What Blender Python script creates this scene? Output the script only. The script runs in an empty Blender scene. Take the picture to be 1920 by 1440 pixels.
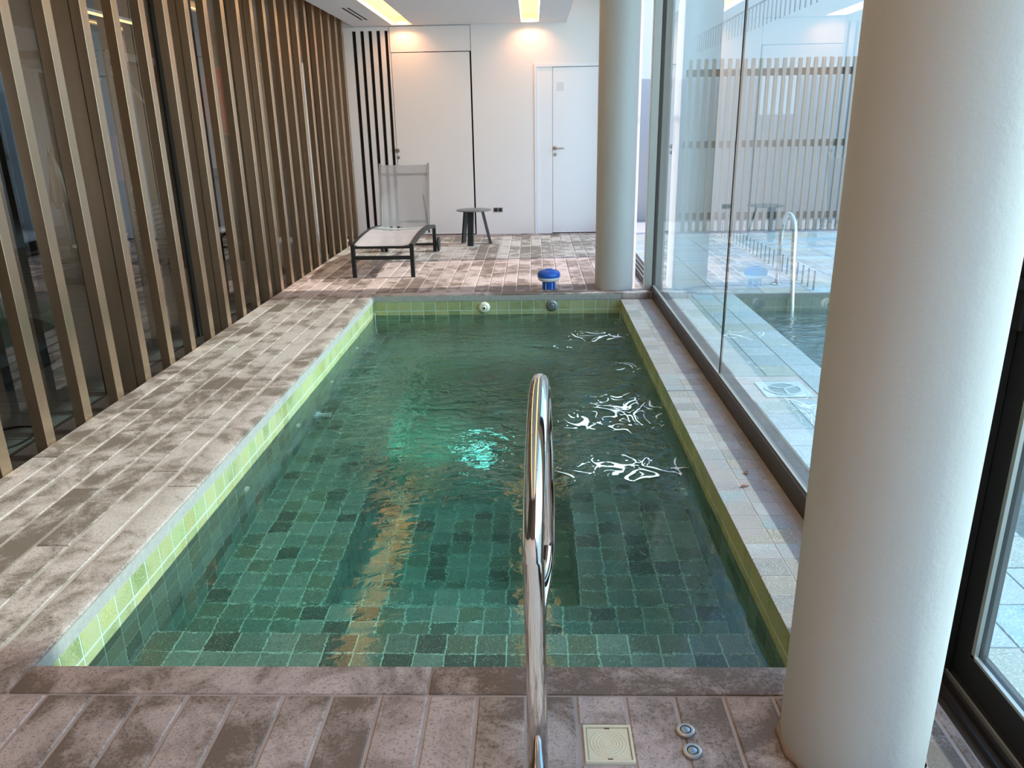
import bpy, bmesh, math, random
from mathutils import Vector, Matrix, noise as mnoise
random.seed(7)
PI = math.pi
SC = bpy.context.scene
COL = SC.collection
# ------------------------------------------------------------------ camera, sky, sun, exposure
CAM_H = 1.38
cr, cu, cw = ((0.999543, 0.024757, -0.017361), (0.008541, 0.319617, 0.947508), (-0.029006, 0.947223, -0.319259))
cam_data = bpy.data.cameras.new('camera'); cam = bpy.data.objects.new('camera', cam_data); COL.objects.link(cam)
cam.matrix_world = Matrix(((cr[0], cu[0], -cw[0], 0), (cr[1], cu[1], -cw[1], 0), (cr[2], cu[2], -cw[2], CAM_H), (0, 0, 0, 1)))
cam_data.sensor_width = 36.0; cam_data.lens = 1444.36 / 1920 * 36; cam_data.clip_start = 0.02; cam_data.clip_end = 200
SC.camera = cam
SKY_HORIZON, SKY_ZENITH, SKY_STRENGTH = (0.93, 0.965, 1.0), (0.22, 0.42, 0.95), 3.0
world = bpy.data.worlds.new('world'); SC.world = world; world.use_nodes = True
wn = world.node_tree; wn.nodes.clear()
w_out = wn.nodes.new('ShaderNodeOutputWorld'); w_bg = wn.nodes.new('ShaderNodeBackground')
w_tc = wn.nodes.new('ShaderNodeTexCoord'); w_sep = wn.nodes.new('ShaderNodeSeparateXYZ'); w_ramp = wn.nodes.new('ShaderNodeValToRGB')
wn.links.new(w_tc.outputs['Generated'], w_sep.inputs[0]); wn.links.new(w_sep.outputs['Z'], w_ramp.inputs[0])
w_ramp.color_ramp.elements[0].color = (*SKY_HORIZON, 1); w_ramp.color_ramp.elements[0].position = 0.1
w_ramp.color_ramp.elements[1].color = (*SKY_ZENITH, 1); w_ramp.color_ramp.elements[1].position = 0.95
w_mid = w_ramp.color_ramp.elements.new(0.5); w_mid.color = (.42, .64, 1.0, 1)
wn.links.new(w_ramp.outputs[0], w_bg.inputs[0]); w_bg.inputs[1].default_value = SKY_STRENGTH
wn.links.new(w_bg.outputs[0], w_out.inputs[0])
SUN_ELEV, SUN_AZ, SUN_POWER = 37.0, 4.0, 4.2     # azimuth from +X towards +Y
sd = bpy.data.lights.new('sun', 'SUN'); sd.energy = SUN_POWER; sd.angle = math.radians(1.6); sd.color = (1.0, 0.95, 0.89)
sun = bpy.data.objects.new('sun', sd); COL.objects.link(sun)
_e, _a = math.radians(SUN_ELEV), math.radians(SUN_AZ)
sun.rotation_euler = Vector((math.cos(_e) * math.cos(_a), math.cos(_e) * math.sin(_a), math.sin(_e))).to_track_quat('Z', 'Y').to_euler()
sun.location = (8, 4, 8)
SC.view_settings.view_transform = 'Standard'; SC.view_settings.look = 'None'
SC.view_settings.exposure = 0.42; SC.view_settings.gamma = 1.0; SC.view_settings.use_curve_mapping = False
SC.cycles.max_bounces = 12; SC.cycles.transparent_max_bounces = 24; SC.cycles.transmission_bounces = 12
SC.cycles.diffuse_bounces = 5; SC.cycles.glossy_bounces = 5; SC.cycles.blur_glossy = 0.3
SC.cycles.sample_clamp_indirect = 6.0; SC.cycles.use_denoising = True

# ------------------------------------------------------------------ helpers
def tag(o, label=None, cat=None, group=None, kind=None):
    if label: o['label'] = label
    if cat: o['category'] = cat
    if group: o['group'] = group
    if kind: o['kind'] = kind
    return o
def empty(name, loc=(0, 0, 0), rz=0.0):
    o = bpy.data.objects.new(name, None); o.location = loc; o.rotation_euler = (0, 0, rz); COL.objects.link(o); return o
def obj(name, bm, m, parent=None, smooth=False):
    me = bpy.data.meshes.new(name)
    if isinstance(bm, bmesh.types.BMesh):
        bm.to_mesh(me); bm.free()
    else:
        me.from_pydata(bm[0], [], bm[1]); me.update()
    me.materials.append(m)
    if smooth:
        for p in me.polygons: p.use_smooth = True
        if smooth is not True: me.set_sharp_from_angle(angle=math.radians(smooth))
    o = bpy.data.objects.new(name, me); COL.objects.link(o)
    if parent: o.parent = parent
    return o
def BM(): return bmesh.new()
def box(bm, x0, x1, y0, y1, z0, z1, bev=0.0, M=None):
    vs = [bm.verts.new(v) for v in ((x0, y0, z0), (x1, y0, z0), (x1, y1, z0), (x0, y1, z0), (x0, y0, z1), (x1, y0, z1), (x1, y1, z1), (x0, y1, z1))]
    fs = [bm.faces.new([vs[i] for i in f]) for f in ((0, 3, 2, 1), (4, 5, 6, 7), (0, 1, 5, 4), (1, 2, 6, 5), (2, 3, 7, 6), (3, 0, 4, 7))]
    if bev > 0:
        es = list({e for f in fs for e in f.edges})
        r = bmesh.ops.bevel(bm, geom=es, offset=bev, segments=2 if bev > .004 else 1, affect='EDGES', profile=0.6)
        vs = list({v for f in r['faces'] for v in f.verts} | {v for v in vs if v.is_valid})
    if M is not None: bmesh.ops.transform(bm, matrix=M, verts=[v for v in vs if v.is_valid])
    return bm
def B(*a, bev=0.0): return box(BM(), *a, bev=bev)
def rings(bm, prof, c=(0, 0, 0), seg=48, cap0=True, cap1=True, M=None):
    """lathe: prof = [(r, z)...] around z axis"""
    vv = []; allv = []
    for r, z in prof:
        row = [bm.verts.new((c[0] + r * math.cos(2 * PI * i / seg), c[1] + r * math.sin(2 * PI * i / seg), c[2] + z)) for i in range(seg)]
        vv.append(row); allv += row
    for a, b in zip(vv, vv[1:]):
        for i in range(seg): bm.faces.new((a[i], a[(i + 1) % seg], b[(i + 1) % seg], b[i]))
    if cap0: bm.faces.new(list(reversed(vv[0])))
    if cap1: bm.faces.new(vv[-1])
    if M is not None: bmesh.ops.transform(bm, matrix=M, verts=allv)
    return bm
def tube(bm, pts, r, seg=16, cap=True):
    pts = [Vector(p) for p in pts]; rs = r if isinstance(r, (list, tuple)) else [r] * len(pts)
    t0 = (pts[1] - pts[0]).normalized(); n = t0.orthogonal().normalized(); prev = None
    for i, p in enumerate(pts):
        t = (pts[min(i + 1, len(pts) - 1)] - pts[max(i - 1, 0)]).normalized()
        n = (n - t * n.dot(t)).normalized(); b = t.cross(n)
        row = [bm.verts.new(p + (n * math.cos(2 * PI * k / seg) + b * math.sin(2 * PI * k / seg)) * rs[i]) for k in range(seg)]
        if prev:
            for k in range(seg): bm.faces.new((prev[k], prev[(k + 1) % seg], row[(k + 1) % seg], row[k]))
        elif cap: bm.faces.new(list(reversed(row)))
        prev = row
    if cap: bm.faces.new(prev)
    return bm
def spline(cps, n=12):
    cps = [Vector(c) for c in cps]; P = [cps[0]] + cps + [cps[-1]]; out = []
    for i in range(1, len(P) - 2):
        for k in range(n):
            t = k / n; a, b, c, d = P[i - 1], P[i], P[i + 1], P[i + 2]
            out.append(0.5 * ((2 * b) + (c - a) * t + (2 * a - 5 * b + 4 * c - d) * t * t + (3 * b - a - 3 * c + d) * t ** 3))
    out.append(cps[-1]); return out
def sweep_rect(bm, pts, w, h, up=Vector((0, 0, 1))):
    """rectangular bar along pts (w across, h along up-ish)"""
    pts = [Vector(p) for p in pts]; prev = None
    for i, p in enumerate(pts):
        t = (pts[min(i + 1, len(pts) - 1)] - pts[max(i - 1, 0)]).normalized()
        s = t.cross(up).normalized(); n = s.cross(t).normalized()
        row = [bm.verts.new(p + s * a * w / 2 + n * b * h / 2) for a, b in ((-1, -1), (1, -1), (1, 1), (-1, 1))]
        if prev:
            for k in range(4): bm.faces.new((prev[k], prev[(k + 1) % 4], row[(k + 1) % 4], row[k]))
        else: bm.faces.new(list(reversed(row)))
        prev = row
    bm.faces.new(prev); bmesh.ops.recalc_face_normals(bm, faces=bm.faces); return bm
def T(x, y, z): return Matrix.Translation((x, y, z))
def RX(a): return Matrix.Rotation(math.radians(a), 4, 'X')
def RY(a): return Matrix.Rotation(math.radians(a), 4, 'Y')
def RZ(a): return Matrix.Rotation(math.radians(a), 4, 'Z')

_piece = {}
def piece_mesh(w, h, t, ch, m, key=''):
    k = (round(w, 3), round(h, 3), t, ch, m.name, key)
    if k not in _piece:
        a, b, c = w / 2, h / 2, ch
        v = [(-a, -b, -t), (a, -b, -t), (a, b, -t), (-a, b, -t), (-a, -b, -c), (a, -b, -c), (a, b, -c), (-a, b, -c),
             (-a + c, -b + c, 0), (a - c, -b + c, 0), (a - c, b - c, 0), (-a + c, b - c, 0)]
        f = [(0, 1, 5, 4), (1, 2, 6, 5), (2, 3, 7, 6), (3, 0, 4, 7), (4, 5, 9, 8), (5, 6, 10, 9), (6, 7, 11, 10), (7, 4, 8, 11), (8, 9, 10, 11)]
        me = bpy.data.meshes.new('piece'); me.from_pydata(v, [], f); me.update(); me.materials.append(m); _piece[k] = me
    return _piece[k]
def lay(parent, name, O, U, V, cells, t, gap, ch, m, limit=300, tilt=0.0015, lift=0.0006, key=lambda c: 0):
    """cells [(u0,u1,v0,v1)] on plane O,U,V; each becomes a part object; beyond `limit` joined as stuff"""
    O, U, V = Vector(O), Vector(U), Vector(V); N = U.cross(V)
    cells = sorted(cells, key=key); rest_v, rest_f = [], []
    for i, (u0, u1, v0, v1) in enumerate(cells):
        w, h = u1 - u0 - gap, v1 - v0 - gap
        if w < .004 or h < .004: continue
        c = O + U * (u0 + u1) / 2 + V * (v0 + v1) / 2 + N * random.uniform(-lift, lift)
        M = Matrix(((U.x, V.x, N.x, c.x), (U.y, V.y, N.y, c.y), (U.z, V.z, N.z, c.z), (0, 0, 0, 1)))
        M = M @ Matrix.Rotation(random.gauss(0, tilt), 4, 'X') @ Matrix.Rotation(random.gauss(0, tilt), 4, 'Y')
        me = piece_mesh(w, h, t, ch, m)
        if i < limit:
            o = bpy.data.objects.new(name, me); o.matrix_world = M; o.parent = parent; COL.objects.link(o)
        else:
            b = len(rest_v); rest_v += [tuple(M @ v.co) for v in me.vertices]; rest_f += [tuple(b + k for k in p.vertices) for p in me.polygons]
    if rest_v:
        me = bpy.data.meshes.new(name + '_field'); me.from_pydata(rest_v, [], rest_f); me.update(); me.materials.append(m)
        o = bpy.data.objects.new(name + '_field', me); o.parent = parent; COL.objects.link(o); o['kind'] = 'stuff'
def grid(u0, u1, nu, v0, v1, nv):
    du, dv = (u1 - u0) / nu, (v1 - v0) / nv
    return [(u0 + i * du, u0 + (i + 1) * du, v0 + j * dv, v0 + (j + 1) * dv) for i in range(nu) for j in range(nv)]

# ------------------------------------------------------------------ materials
class N:
    def __init__(s, name):
        s.m = bpy.data.materials.new(name); s.m.use_nodes = True; s.t = s.m.node_tree; s.t.nodes.clear()
        s.out = s.t.nodes.new('ShaderNodeOutputMaterial')
    def n(s, typ, **kw):
        x = s.t.nodes.new('ShaderNode' + typ)
        for k, v in kw.items():
            if k.startswith('_'): setattr(x, k[1:], v)
            else: s.set(x, k.replace('__', ' '), v)
        return x
    def set(s, x, k, v):
        i = x.inputs[int(k[1:])] if k[0] == 'i' and k[1:].isdigit() else x.inputs[k]
        if hasattr(v, 'is_linked') or isinstance(v, bpy.types.NodeSocket): s.t.links.new(v, i)
        elif isinstance(v, (tuple, list)) and len(v) == 3 and i.type == 'RGBA': i.default_value = (*v, 1)
        else: i.default_value = v
    def mix(s, f, a, b, mode='MIX'):
        x = s.t.nodes.new('ShaderNodeMix'); x.data_type = 'RGBA'; x.blend_type = mode
        for i, v in ((0, f), (6, a), (7, b)):
            if isinstance(v, bpy.types.NodeSocket): s.t.links.new(v, x.inputs[i])
            else: x.inputs[i].default_value = (*v, 1) if isinstance(v, (tuple, list)) else v
        return x.outputs[2]
    def math(s, op, a, b=0.0, clamp=False):
        x = s.t.nodes.new('ShaderNodeMath'); x.operation = op; x.use_clamp = clamp
        for i, v in ((0, a), (1, b)):
            if isinstance(v, bpy.types.NodeSocket): s.t.links.new(v, x.inputs[i])
            else: x.inputs[i].default_value = v
        return x.outputs[0]
    def ramp(s, f, stops):
        x = s.t.nodes.new('ShaderNodeValToRGB'); s.t.links.new(f, x.inputs[0]); e = x.color_ramp.elements
        while len(e) < len(stops): e.new(0.5)
        for k, (p, c) in zip(e, stops): k.position = p; k.color = (*c, 1) if isinstance(c, (tuple, list)) else (c, c, c, 1)
        return x.outputs[0]
    def pos(s): return s.t.nodes.new('ShaderNodeNewGeometry').outputs['Position']
    def rnd(s): return s.t.nodes.new('ShaderNodeObjectInfo').outputs['Random']
    def noise(s, scale, vec=None, detail=3.0, rough=.5, dist=0.0):
        x = s.n('TexNoise', Scale=scale, Detail=detail, Roughness=rough, Distortion=dist)
        if vec is not None: s.t.links.new(vec, x.inputs['Vector'])
        return x.outputs['Fac']
    def mapping(s, vec, scale=(1, 1, 1), loc=(0, 0, 0)):
        x = s.t.nodes.new('ShaderNodeMapping'); s.t.links.new(vec, x.inputs[0]); x.inputs['Scale'].default_value = scale; x.inputs['Location'].default_value = loc
        return x.outputs[0]
    def offset(s, vec, rnd, k=37.0):
        x = s.t.nodes.new('ShaderNodeVectorMath'); x.operation = 'ADD'; s.t.links.new(vec, x.inputs[0])
        c = s.t.nodes.new('ShaderNodeCombineXYZ'); a = s.math('MULTIPLY', rnd, k)
        s.t.links.new(a, c.inputs[2]); s.t.links.new(c.outputs[0], x.inputs[1]); return x.outputs[0]
    def bump(s, h, strength=.3, dist=.01):
        x = s.n('Bump', Strength=strength, Distance=dist); s.t.links.new(h, x.inputs['Height']); return x.outputs[0]
    def bsdf(s, **kw):
        x = s.n('BsdfPrincipled', **kw); s.t.links.new(x.outputs[0], s.out.inputs[0]); return s.m
    def end(s, sh): s.t.links.new(sh, s.out.inputs[0]); return s.m
def simple(name, col, rough=.5, metal=0.0, **kw):
    return N(name).bsdf(Base__Color=col, Roughness=rough, Metallic=metal, **kw)

def deck_material():
    s = N('deck_stone'); P = s.pos(); r = s.rnd(); Q = s.offset(P, r, 5.0)
    big = s.noise(1.3, P, 4, .6); mid = s.noise(6.0, Q, 5, .66, .5); fine = s.noise(190, P, 2, .7); spk = s.noise(95, P, 3, .75)
    a = s.math('ADD', s.math('MULTIPLY', big, .75), s.math('MULTIPLY', mid, .85)); a = s.math('ADD', a, s.math('MULTIPLY', spk, .55))
    a = s.math('ADD', a, s.math('MULTIPLY', s.math('SUBTRACT', r, .5), .16))
    mask = s.ramp(a, [(0.0, 0.0), (.5, 0.0), (.56, 1.0)])
    x = s.t.nodes.new('ShaderNodeMapRange'); s.t.links.new(a, x.inputs[0]); x.inputs[1].default_value = .965; x.inputs[2].default_value = 1.13
    mask = x.outputs[0]
    brown = s.mix(fine, (.095, .068, .05), (.225, .168, .135)); brown = s.mix(s.math('MULTIPLY', r, .6), brown, (.20, .155, .12))
    pink = s.mix(s.noise(28, P, 3), (.475, .365, .33), (.585, .48, .445)); pink = s.mix(s.ramp(spk, [(.52, 0.0), (.60, .85)]), pink, (.24, .185, .15))
    pink = s.mix(s.ramp(big, [(.4, 0.0), (.62, .4)]), pink, (.48, .43, .385))
    col = s.mix(mask, brown, pink)
    h = s.math('ADD', s.math('MULTIPLY', fine, .5), spk)
    return s.bsdf(Base__Color=col, Roughness=.62, Normal=s.bump(h, .35, .002))
def tile_material(name, lo, mid, hi, dark=.0, rough=.35, mossy=None):
    s = N(name); P = s.pos(); r = s.rnd(); Q = s.offset(P, r, 11.0)
    wn_ = s.t.nodes.new('ShaderNodeTexWhiteNoise'); wn_.noise_dimensions = '3D'
    # tiles joined in one field also vary: white noise of the 0.1035 m cell
    sn = s.t.nodes.new('ShaderNodeVectorMath'); sn.operation = 'SNAP'; s.t.links.new(s.offset(P, r, 3.0), sn.inputs[0]); sn.inputs[1].default_value = (.1045, .1035, .1035)
    s.t.links.new(sn.outputs[0], wn_.inputs[0])
    tone = s.ramp(wn_.outputs['Value'] if False else s.math('FRACT', s.math('MULTIPLY', r, 7.31)), [(0, lo), (.12, lo), (.16, (mid[0] * .8, mid[1] * .8, mid[2] * .75)), (.32, (mid[0] * 1.1, mid[1] * .95, mid[2] * .72)), (.5, mid), (.66, (mid[0] * .85, mid[1] * 1.1, mid[2] * 1.15)), (.8, hi), (1, hi)])
    n1 = s.noise(22, Q, 4, .6); n2 = s.noise(150, Q, 2, .6)
    col = s.mix(s.math('MULTIPLY', n1, .55), tone, tuple(c * .6 for c in mid)); col = s.mix(s.ramp(n2, [(.56, 0.0), (.68, .55)]), col, tuple(c * 1.7 for c in hi))
    col = s.mix(s.ramp(n2, [(.3, .7), (.38, 0.0)]), col, tuple(c * .35 for c in lo))
    if mossy: col = s.mix(s.ramp(s.noise(9, P, 3), [(.35, 0.0), (.65, .8)]), col, mossy)
    return s.bsdf(Base__Color=col, Roughness=rough, Normal=s.bump(n1, .25, .003))
M_deck = deck_material()
s = N('deck_grout'); M_grout = s.bsdf(Base__Color=s.mix(s.noise(8, s.pos(), 4), (.30, .235, .20), (.56, .49, .45)), Roughness=.85)
M_tile = tile_material('submerged_stone_tile', (.06, .078, .063), (.17, .215, .175), (.27, .33, .275))
M_wtile = tile_material('waterline_stone_tile', (.24, .30, .12), (.37, .41, .17), (.52, .50, .20), rough=.5, mossy=(.44, .45, .24))
M_ltile = tile_material('ledge_stone_tile', (.24, .225, .20), (.33, .315, .29), (.42, .40, .36), rough=.5, mossy=(.36, .29, .26))
M_pgrout = simple('pool_grout', (.50, .66, .55), .7)
M_otile = tile_material('terrace_stone_tile', (.30, .34, .33), (.35, .39, .38), (.40, .43, .42), rough=.6)
s = N('coping_side_stone'); M_cside = s.bsdf(Base__Color=s.mix(s.noise(40, s.pos(), 4, .7), (.27, .25, .22), (.52, .50, .45)), Roughness=.7)
s = N('bronze_metal'); g = s.noise(3, s.mapping(s.pos(), (6, 6, .6)), 3)
M_bronze = s.bsdf(Base__Color=s.mix(g, (.45, .325, .215), (.55, .41, .285)), Metallic=.85, Roughness=.27, Normal=s.bump(s.noise(220, s.mapping(s.pos(), (1, 1, .05))), .06, .001))
M_dark = simple('anthracite_metal', (.028, .026, .026), .42, .3)
M_brown = simple('brown_metal', (.06, .045, .036), .45, .3)
M_black = simple('black_and_recess_shade', (.006, .005, .005), .8)  # black parts, and the painted shade of vent slots and wall gaps
M_alu = simple('grey_aluminium', (.42, .41, .38), .38, .5)
s = N('white_paint'); M_white = s.bsdf(Base__Color=s.mix(s.noise(2, s.pos(), 3), (.86, .815, .80), (.89, .85, .835)), Roughness=.55, Normal=s.bump(s.noise(120, s.pos(), 3), .05, .002))
M_door = simple('white_lacquer', (.89, .88, .90), .35)
M_ceil = simple('ceiling_paint', (.78, .77, .775), .7)
s = N('plaster_pillar'); nn = s.noise(5, s.mapping(s.pos(), (1, 1, .4)), 5, .6)
M_pillar = s.bsdf(Base__Color=s.mix(nn, (.44, .42, .39), (.51, .49, .46)), Roughness=.6, Normal=s.bump(s.math('ADD', s.noise(60, s.pos(), 4, .7), s.math('MULTIPLY', nn, 2.0)), .22, .004))
M_chrome = None
s = N('polished_steel'); st = s.noise(90, s.pos(), 4, .7)
M_steel = s.bsdf(Base__Color=s.mix(s.ramp(st, [(.66, 0.0), (.72, .8)]), (.68, .66, .64), (.20, .10, .06)), Metallic=1.0, Roughness=.07)
M_satin = simple('satin_steel', (.45, .43, .41), .35, 1.0)
def glass_material(name, tint, haze, ior=1.45):
    s = N(name); fr = s.n('Fresnel', IOR=ior); tr = s.n('BsdfTransparent', Color=tint); gl = s.n('BsdfGlossy', Color=(1, 1, 1), Roughness=0.0)
    mx = s.t.nodes.new('ShaderNodeMixShader'); bf = s.t.nodes.new('ShaderNodeNewGeometry').outputs['Backfacing']; s.t.links.new(s.math('MULTIPLY', s.math('MULTIPLY', fr.outputs[0], s.math('SUBTRACT', 1.0, bf)), 1.75, True), mx.inputs[0]); s.t.links.new(tr.outputs[0], mx.inputs[1]); s.t.links.new(gl.outputs[0], mx.inputs[2])
    if haze <= 0: return s.end(mx.outputs[0])
    df = s.n('BsdfDiffuse', Color=(.8, .9, .9)); tl = s.n('BsdfTranslucent', Color=(.8, .9, .9)); ad = s.t.nodes.new('ShaderNodeMixShader'); ad.inputs[0].default_value = .6
    s.t.links.new(df.outputs[0], ad.inputs[1]); s.t.links.new(tl.outputs[0], ad.inputs[2])
    st = s.noise(7, s.mapping(s.pos(), (1, 5, .35)), 5, .7); sp = s.t.nodes.new('ShaderNodeSeparateXYZ'); s.t.links.new(s.pos(), sp.inputs[0])
    low = s.n('MapRange', i0=sp.outputs[2], i1=1.6, i2=0.0, i3=.35, i4=1.0).outputs[0]
    f = s.math('MULTIPLY', s.math('MULTIPLY', s.ramp(st, [(.3, .25), (.75, 1.0)]), low), haze)
    m2 = s.t.nodes.new('ShaderNodeMixShader'); s.t.links.new(f, m2.inputs[0]); s.t.links.new(mx.outputs[0], m2.inputs[1]); s.t.links.new(ad.outputs[0], m2.inputs[2])
    return s.end(m2.outputs[0])
M_glass = glass_material('tinted_glass', (.80, .925, .935), .05)
M_gglass = glass_material('grey_glass', (.80, .83, .82), 0)
def emis(name, col, k):
    s = N(name); return s.end(s.n('Emission', Color=col, Strength=k).outputs[0])
M_warm = emis('warm_lamp_diffuser', (1.0, .54, .17), 2.7)
M_warmedge = emis('warm_led_line', (1.0, .66, .30), 6)
def water_material():
    s = N('pool_water'); P = s.pos(); sp = s.t.nodes.new('ShaderNodeSeparateXYZ'); s.t.links.new(P, sp.inputs[0])
    # the jets stir the middle and far water, the near end is calm
    far = s.n('MapRange', i0=sp.outputs[1], i1=2.9, i2=4.4, i3=0.0, i4=1.0).outputs[0]
    lft = s.n('MapRange', i0=sp.outputs[0], i1=-1.15, i2=-.55, i3=.06, i4=1.0).outputs[0]
    end = s.n('MapRange', i0=sp.outputs[1], i1=5.9, i2=6.4, i3=1.0, i4=.18).outputs[0]
    amp = s.math('ADD', s.math('MULTIPLY', s.math('MULTIPLY', far, end), lft), .045)
    a = s.noise(3.4, s.mapping(P, (1, 1.5, 1)), 2, .5, .8); b = s.noise(10, s.mapping(P, (1, 1.5, 1)), 3, .55, 1.4)
    h = s.math('MULTIPLY', s.math('ADD', a, s.math('MULTIPLY', b, .42)), amp)
    bp = s.n('Bump', Strength=1.0, Distance=.068); s.t.links.new(h, bp.inputs['Height'])
    g = s.n('BsdfGlass', Color=(.97, 1.0, .99), Roughness=0.0, IOR=1.333); s.t.links.new(bp.outputs[0], g.inputs['Normal'])
    s.t.links.new(s.n('VolumeAbsorption', Color=(.22, .88, .80), Density=.62).outputs[0], s.out.inputs['Volume'])
    return s.end(g.outputs[0])
M_water = water_material()
s = N('foam'); M_foam = s.bsdf(Base__Color=(.82, .88, .86), Roughness=.6)

# ------------------------------------------------------------------ sizes (metres; deck top z = 0, camera above x = y = 0)
PX0, PX1, PY0, PY1 = -1.38, .746, 1.72, 6.508      # pool
ZW = -.175                                         # water level
ZS, ZB, ZP2, ZP = -.48, -.76, -1.02, -1.34         # step, bench, pit ledge, pit floor
QX0, QX1, QY0, QY1 = -.88, .185, 2.70, 5.75        # pit opening
DX0, GX = -2.26, 1.012                             # deck edge at slats, glass sill line
YB = 10.354                                        # back wall
ZC = 2.554
PW = .1243

# ================================================================== STRUCTURE
# ---- floor: grout bed with a hole for the pool, paving planks and coping as parts
bm = BM()
box(bm, DX0, PX0 - .01, -2.6, YB, -.16, -.004); box(bm, PX0 - .01, 1.30, -2.6, PY0 - .01, -.16, -.004); box(bm, PX0 - .01, 1.30, PY1 + .01, YB, -.16, -.004)
floor = tag(obj('floor', bm, M_grout), 'deck of long brown and pinkish grey stone planks around the indoor pool', 'floor', kind='structure')
cols = [(-.276 + PW * k, -.276 + PW * (k + 1)) for k in range(-16, 11)]   # joints run along the pool
cells = []
for i, (a, b) in enumerate(cols):
    L = 1.24; off = (0, .62, .31, .93, .47, 1.08)[i % 6]
    a2, b2 = max(a, DX0), min(b, .998)
    if b2 - a2 < .02: continue
    if b <= -1.505:      # left walk
        y = off - .6
        while y < YB:
            y2 = min(y + L, YB); cells.append((a2, b2, y, y2)); y = y2
    else:
        for (y0, y1) in ((.9, 1.61), (6.622, YB)):
            if y0 < 2:
                if abs(a - (.107 - .01)) < .04: cells += [(a2, b2, 1.508, 1.61), (a2, b2, .9, 1.388)]
                else: cells.append((a2, b2, y0, y1))
            else:
                y = y0; first = True
                while y < y1:
                    y2 = min(y + (off + .7 if first else 1.9), y1)
                    if y1 - y2 < .2: y2 = y1
                    cells.append((a2, b2, y, y2)); y = y2; first = False
lay(floor, 'paving_plank', (0, 0, 0), (1, 0, 0), (0, 1, 0), cells, .03, .009, .0035, M_deck, key=lambda c: c[2])
def coping(x0, x1, y0, y1, inner):
    o = obj('coping_slab', B(x0 + .002, x1 - .002, y0 + .002, y1 - .002, -.055, .001, bev=.006), M_deck, floor, smooth=40)
ys = [1.61, 2.82, 4.11, 5.40, 6.622]
for a, b in zip(ys, ys[1:]): coping(-1.508, PX0, a, b, 1)
for a, b in ((PX0, -.281), (-.281, .93)): coping(a, b, 1.61, PY0, 1)
for a, b in ((PX0, -.277), (-.277, 1.0)): coping(a, b, PY1, 6.622, 1)
# chalky inner faces of the coping over the tiles
obj('coping_face', B(PX0, PX0 + .004, PY0, PY1, -.053, -.009), M_cside, floor)
obj('coping_face', B(PX0, PX1, PY1 - .004, PY1, -.053, -.009), M_cside, floor)

# ---- pool shell with tiles
def shell(name, label, bxs):
    bm = BM()
    for b in bxs: box(bm, *b)
    return tag(obj(name, bm, M_pgrout), label, 'pool', kind='structure')
R_ = .1035
def rows(z0, z1, n): return [(z0 + (z1 - z0) * i / n, z0 + (z1 - z0) * (i + 1) / n) for i in range(n)]
zrows_w = [(-.138, -.055), (-.184, -.138)]                       # above the water line
zrows_s = [(-.138 - R_ * (k + 1), -.138 - R_ * k if k else -.180) for k in range(6)]
ny = 46; dy = (PY1 - PY0) / ny
G = .0012
wl = shell('wall_pool_left', 'left side wall of the pool, lime green waterline tiles over dark green ones', [(PX0 - .06, PX0 - G, PY0, PY1, -1.45, -.056)])
lay(wl, 'waterline_tile', (PX0, 0, 0), (0, 1, 0), (0, 0, 1), [(PY0 + j * dy, PY0 + (j + 1) * dy, a, b) for j in range(ny) for a, b in zrows_w], .003, .006, .001, M_wtile)
lay(wl, 'wall_tile', (PX0, 0, 0), (0, 1, 0), (0, 0, 1), [(PY0 + j * dy, PY0 + (j + 1) * dy, max(a, ZB), b) for j in range(ny) for a, b in zrows_s], .003, .005, .001, M_tile, key=lambda c: c[0])
wr = shell('wall_pool_right', 'right side wall of the pool below the pale tiled ledge', [(PX1 + G, PX1 + .06, PY0, PY1, -1.45, -.060)])
lay(wr, 'waterline_tile', (PX1, PY1, 0), (0, -1, 0), (0, 0, 1), [(j * dy, (j + 1) * dy, a, b) for j in range(ny) for a, b in zrows_w], .003, .006, .001, M_wtile)
lay(wr, 'wall_tile', (PX1, PY1, 0), (0, -1, 0), (0, 0, 1), [(j * dy, (j + 1) * dy, max(a, ZB), b) for j in range(ny) for a, b in zrows_s], .003, .005, .001, M_tile, key=lambda c: -c[0])
nx = 20; dx = (PX1 - PX0) / nx
wf = shell('wall_pool_far', 'far end wall of the pool with two round fittings', [(PX0, PX1, PY1 + G, PY1 + .06, -1.45, -.056)])
lay(wf, 'waterline_tile', (PX0, PY1, 0), (1, 0, 0), (0, 0, 1), [(i * dx, (i + 1) * dx, a, b) for i in range(nx) for a, b in zrows_w], .003, .006, .001, M_wtile)
lay(wf, 'wall_tile', (PX0, PY1, 0), (1, 0, 0), (0, 0, 1), [(i * dx, (i + 1) * dx, max(a, ZB), b) for i in range(nx) for a, b in zrows_s], .003, .005, .001, M_tile)
wnr = shell('wall_pool_near', 'near end wall of the pool under the coping, seen only from the water', [(PX0, PX1, PY0 - .06, PY0, -1.45, -.056)])
st1 = shell('floor_pool_step', 'upper entry step of the pool along its near end, one and a half rows of green tiles above the bench', [(PX0, PX1, PY0, 2.32, -1.0, ZS - G)])
lay(st1, 'step_tile', (PX0, 0, ZS), (1, 0, 0), (0, 1, 0), [(i * dx, (i + 1) * dx, a, b) for i in range(nx) for a, b in ((1.72, 1.80), (1.80, 1.906), (1.906, 2.01), (2.01, 2.114), (2.114, 2.217), (2.217, 2.32))], .003, .005, .001, M_tile, key=lambda c: -c[2])
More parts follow.
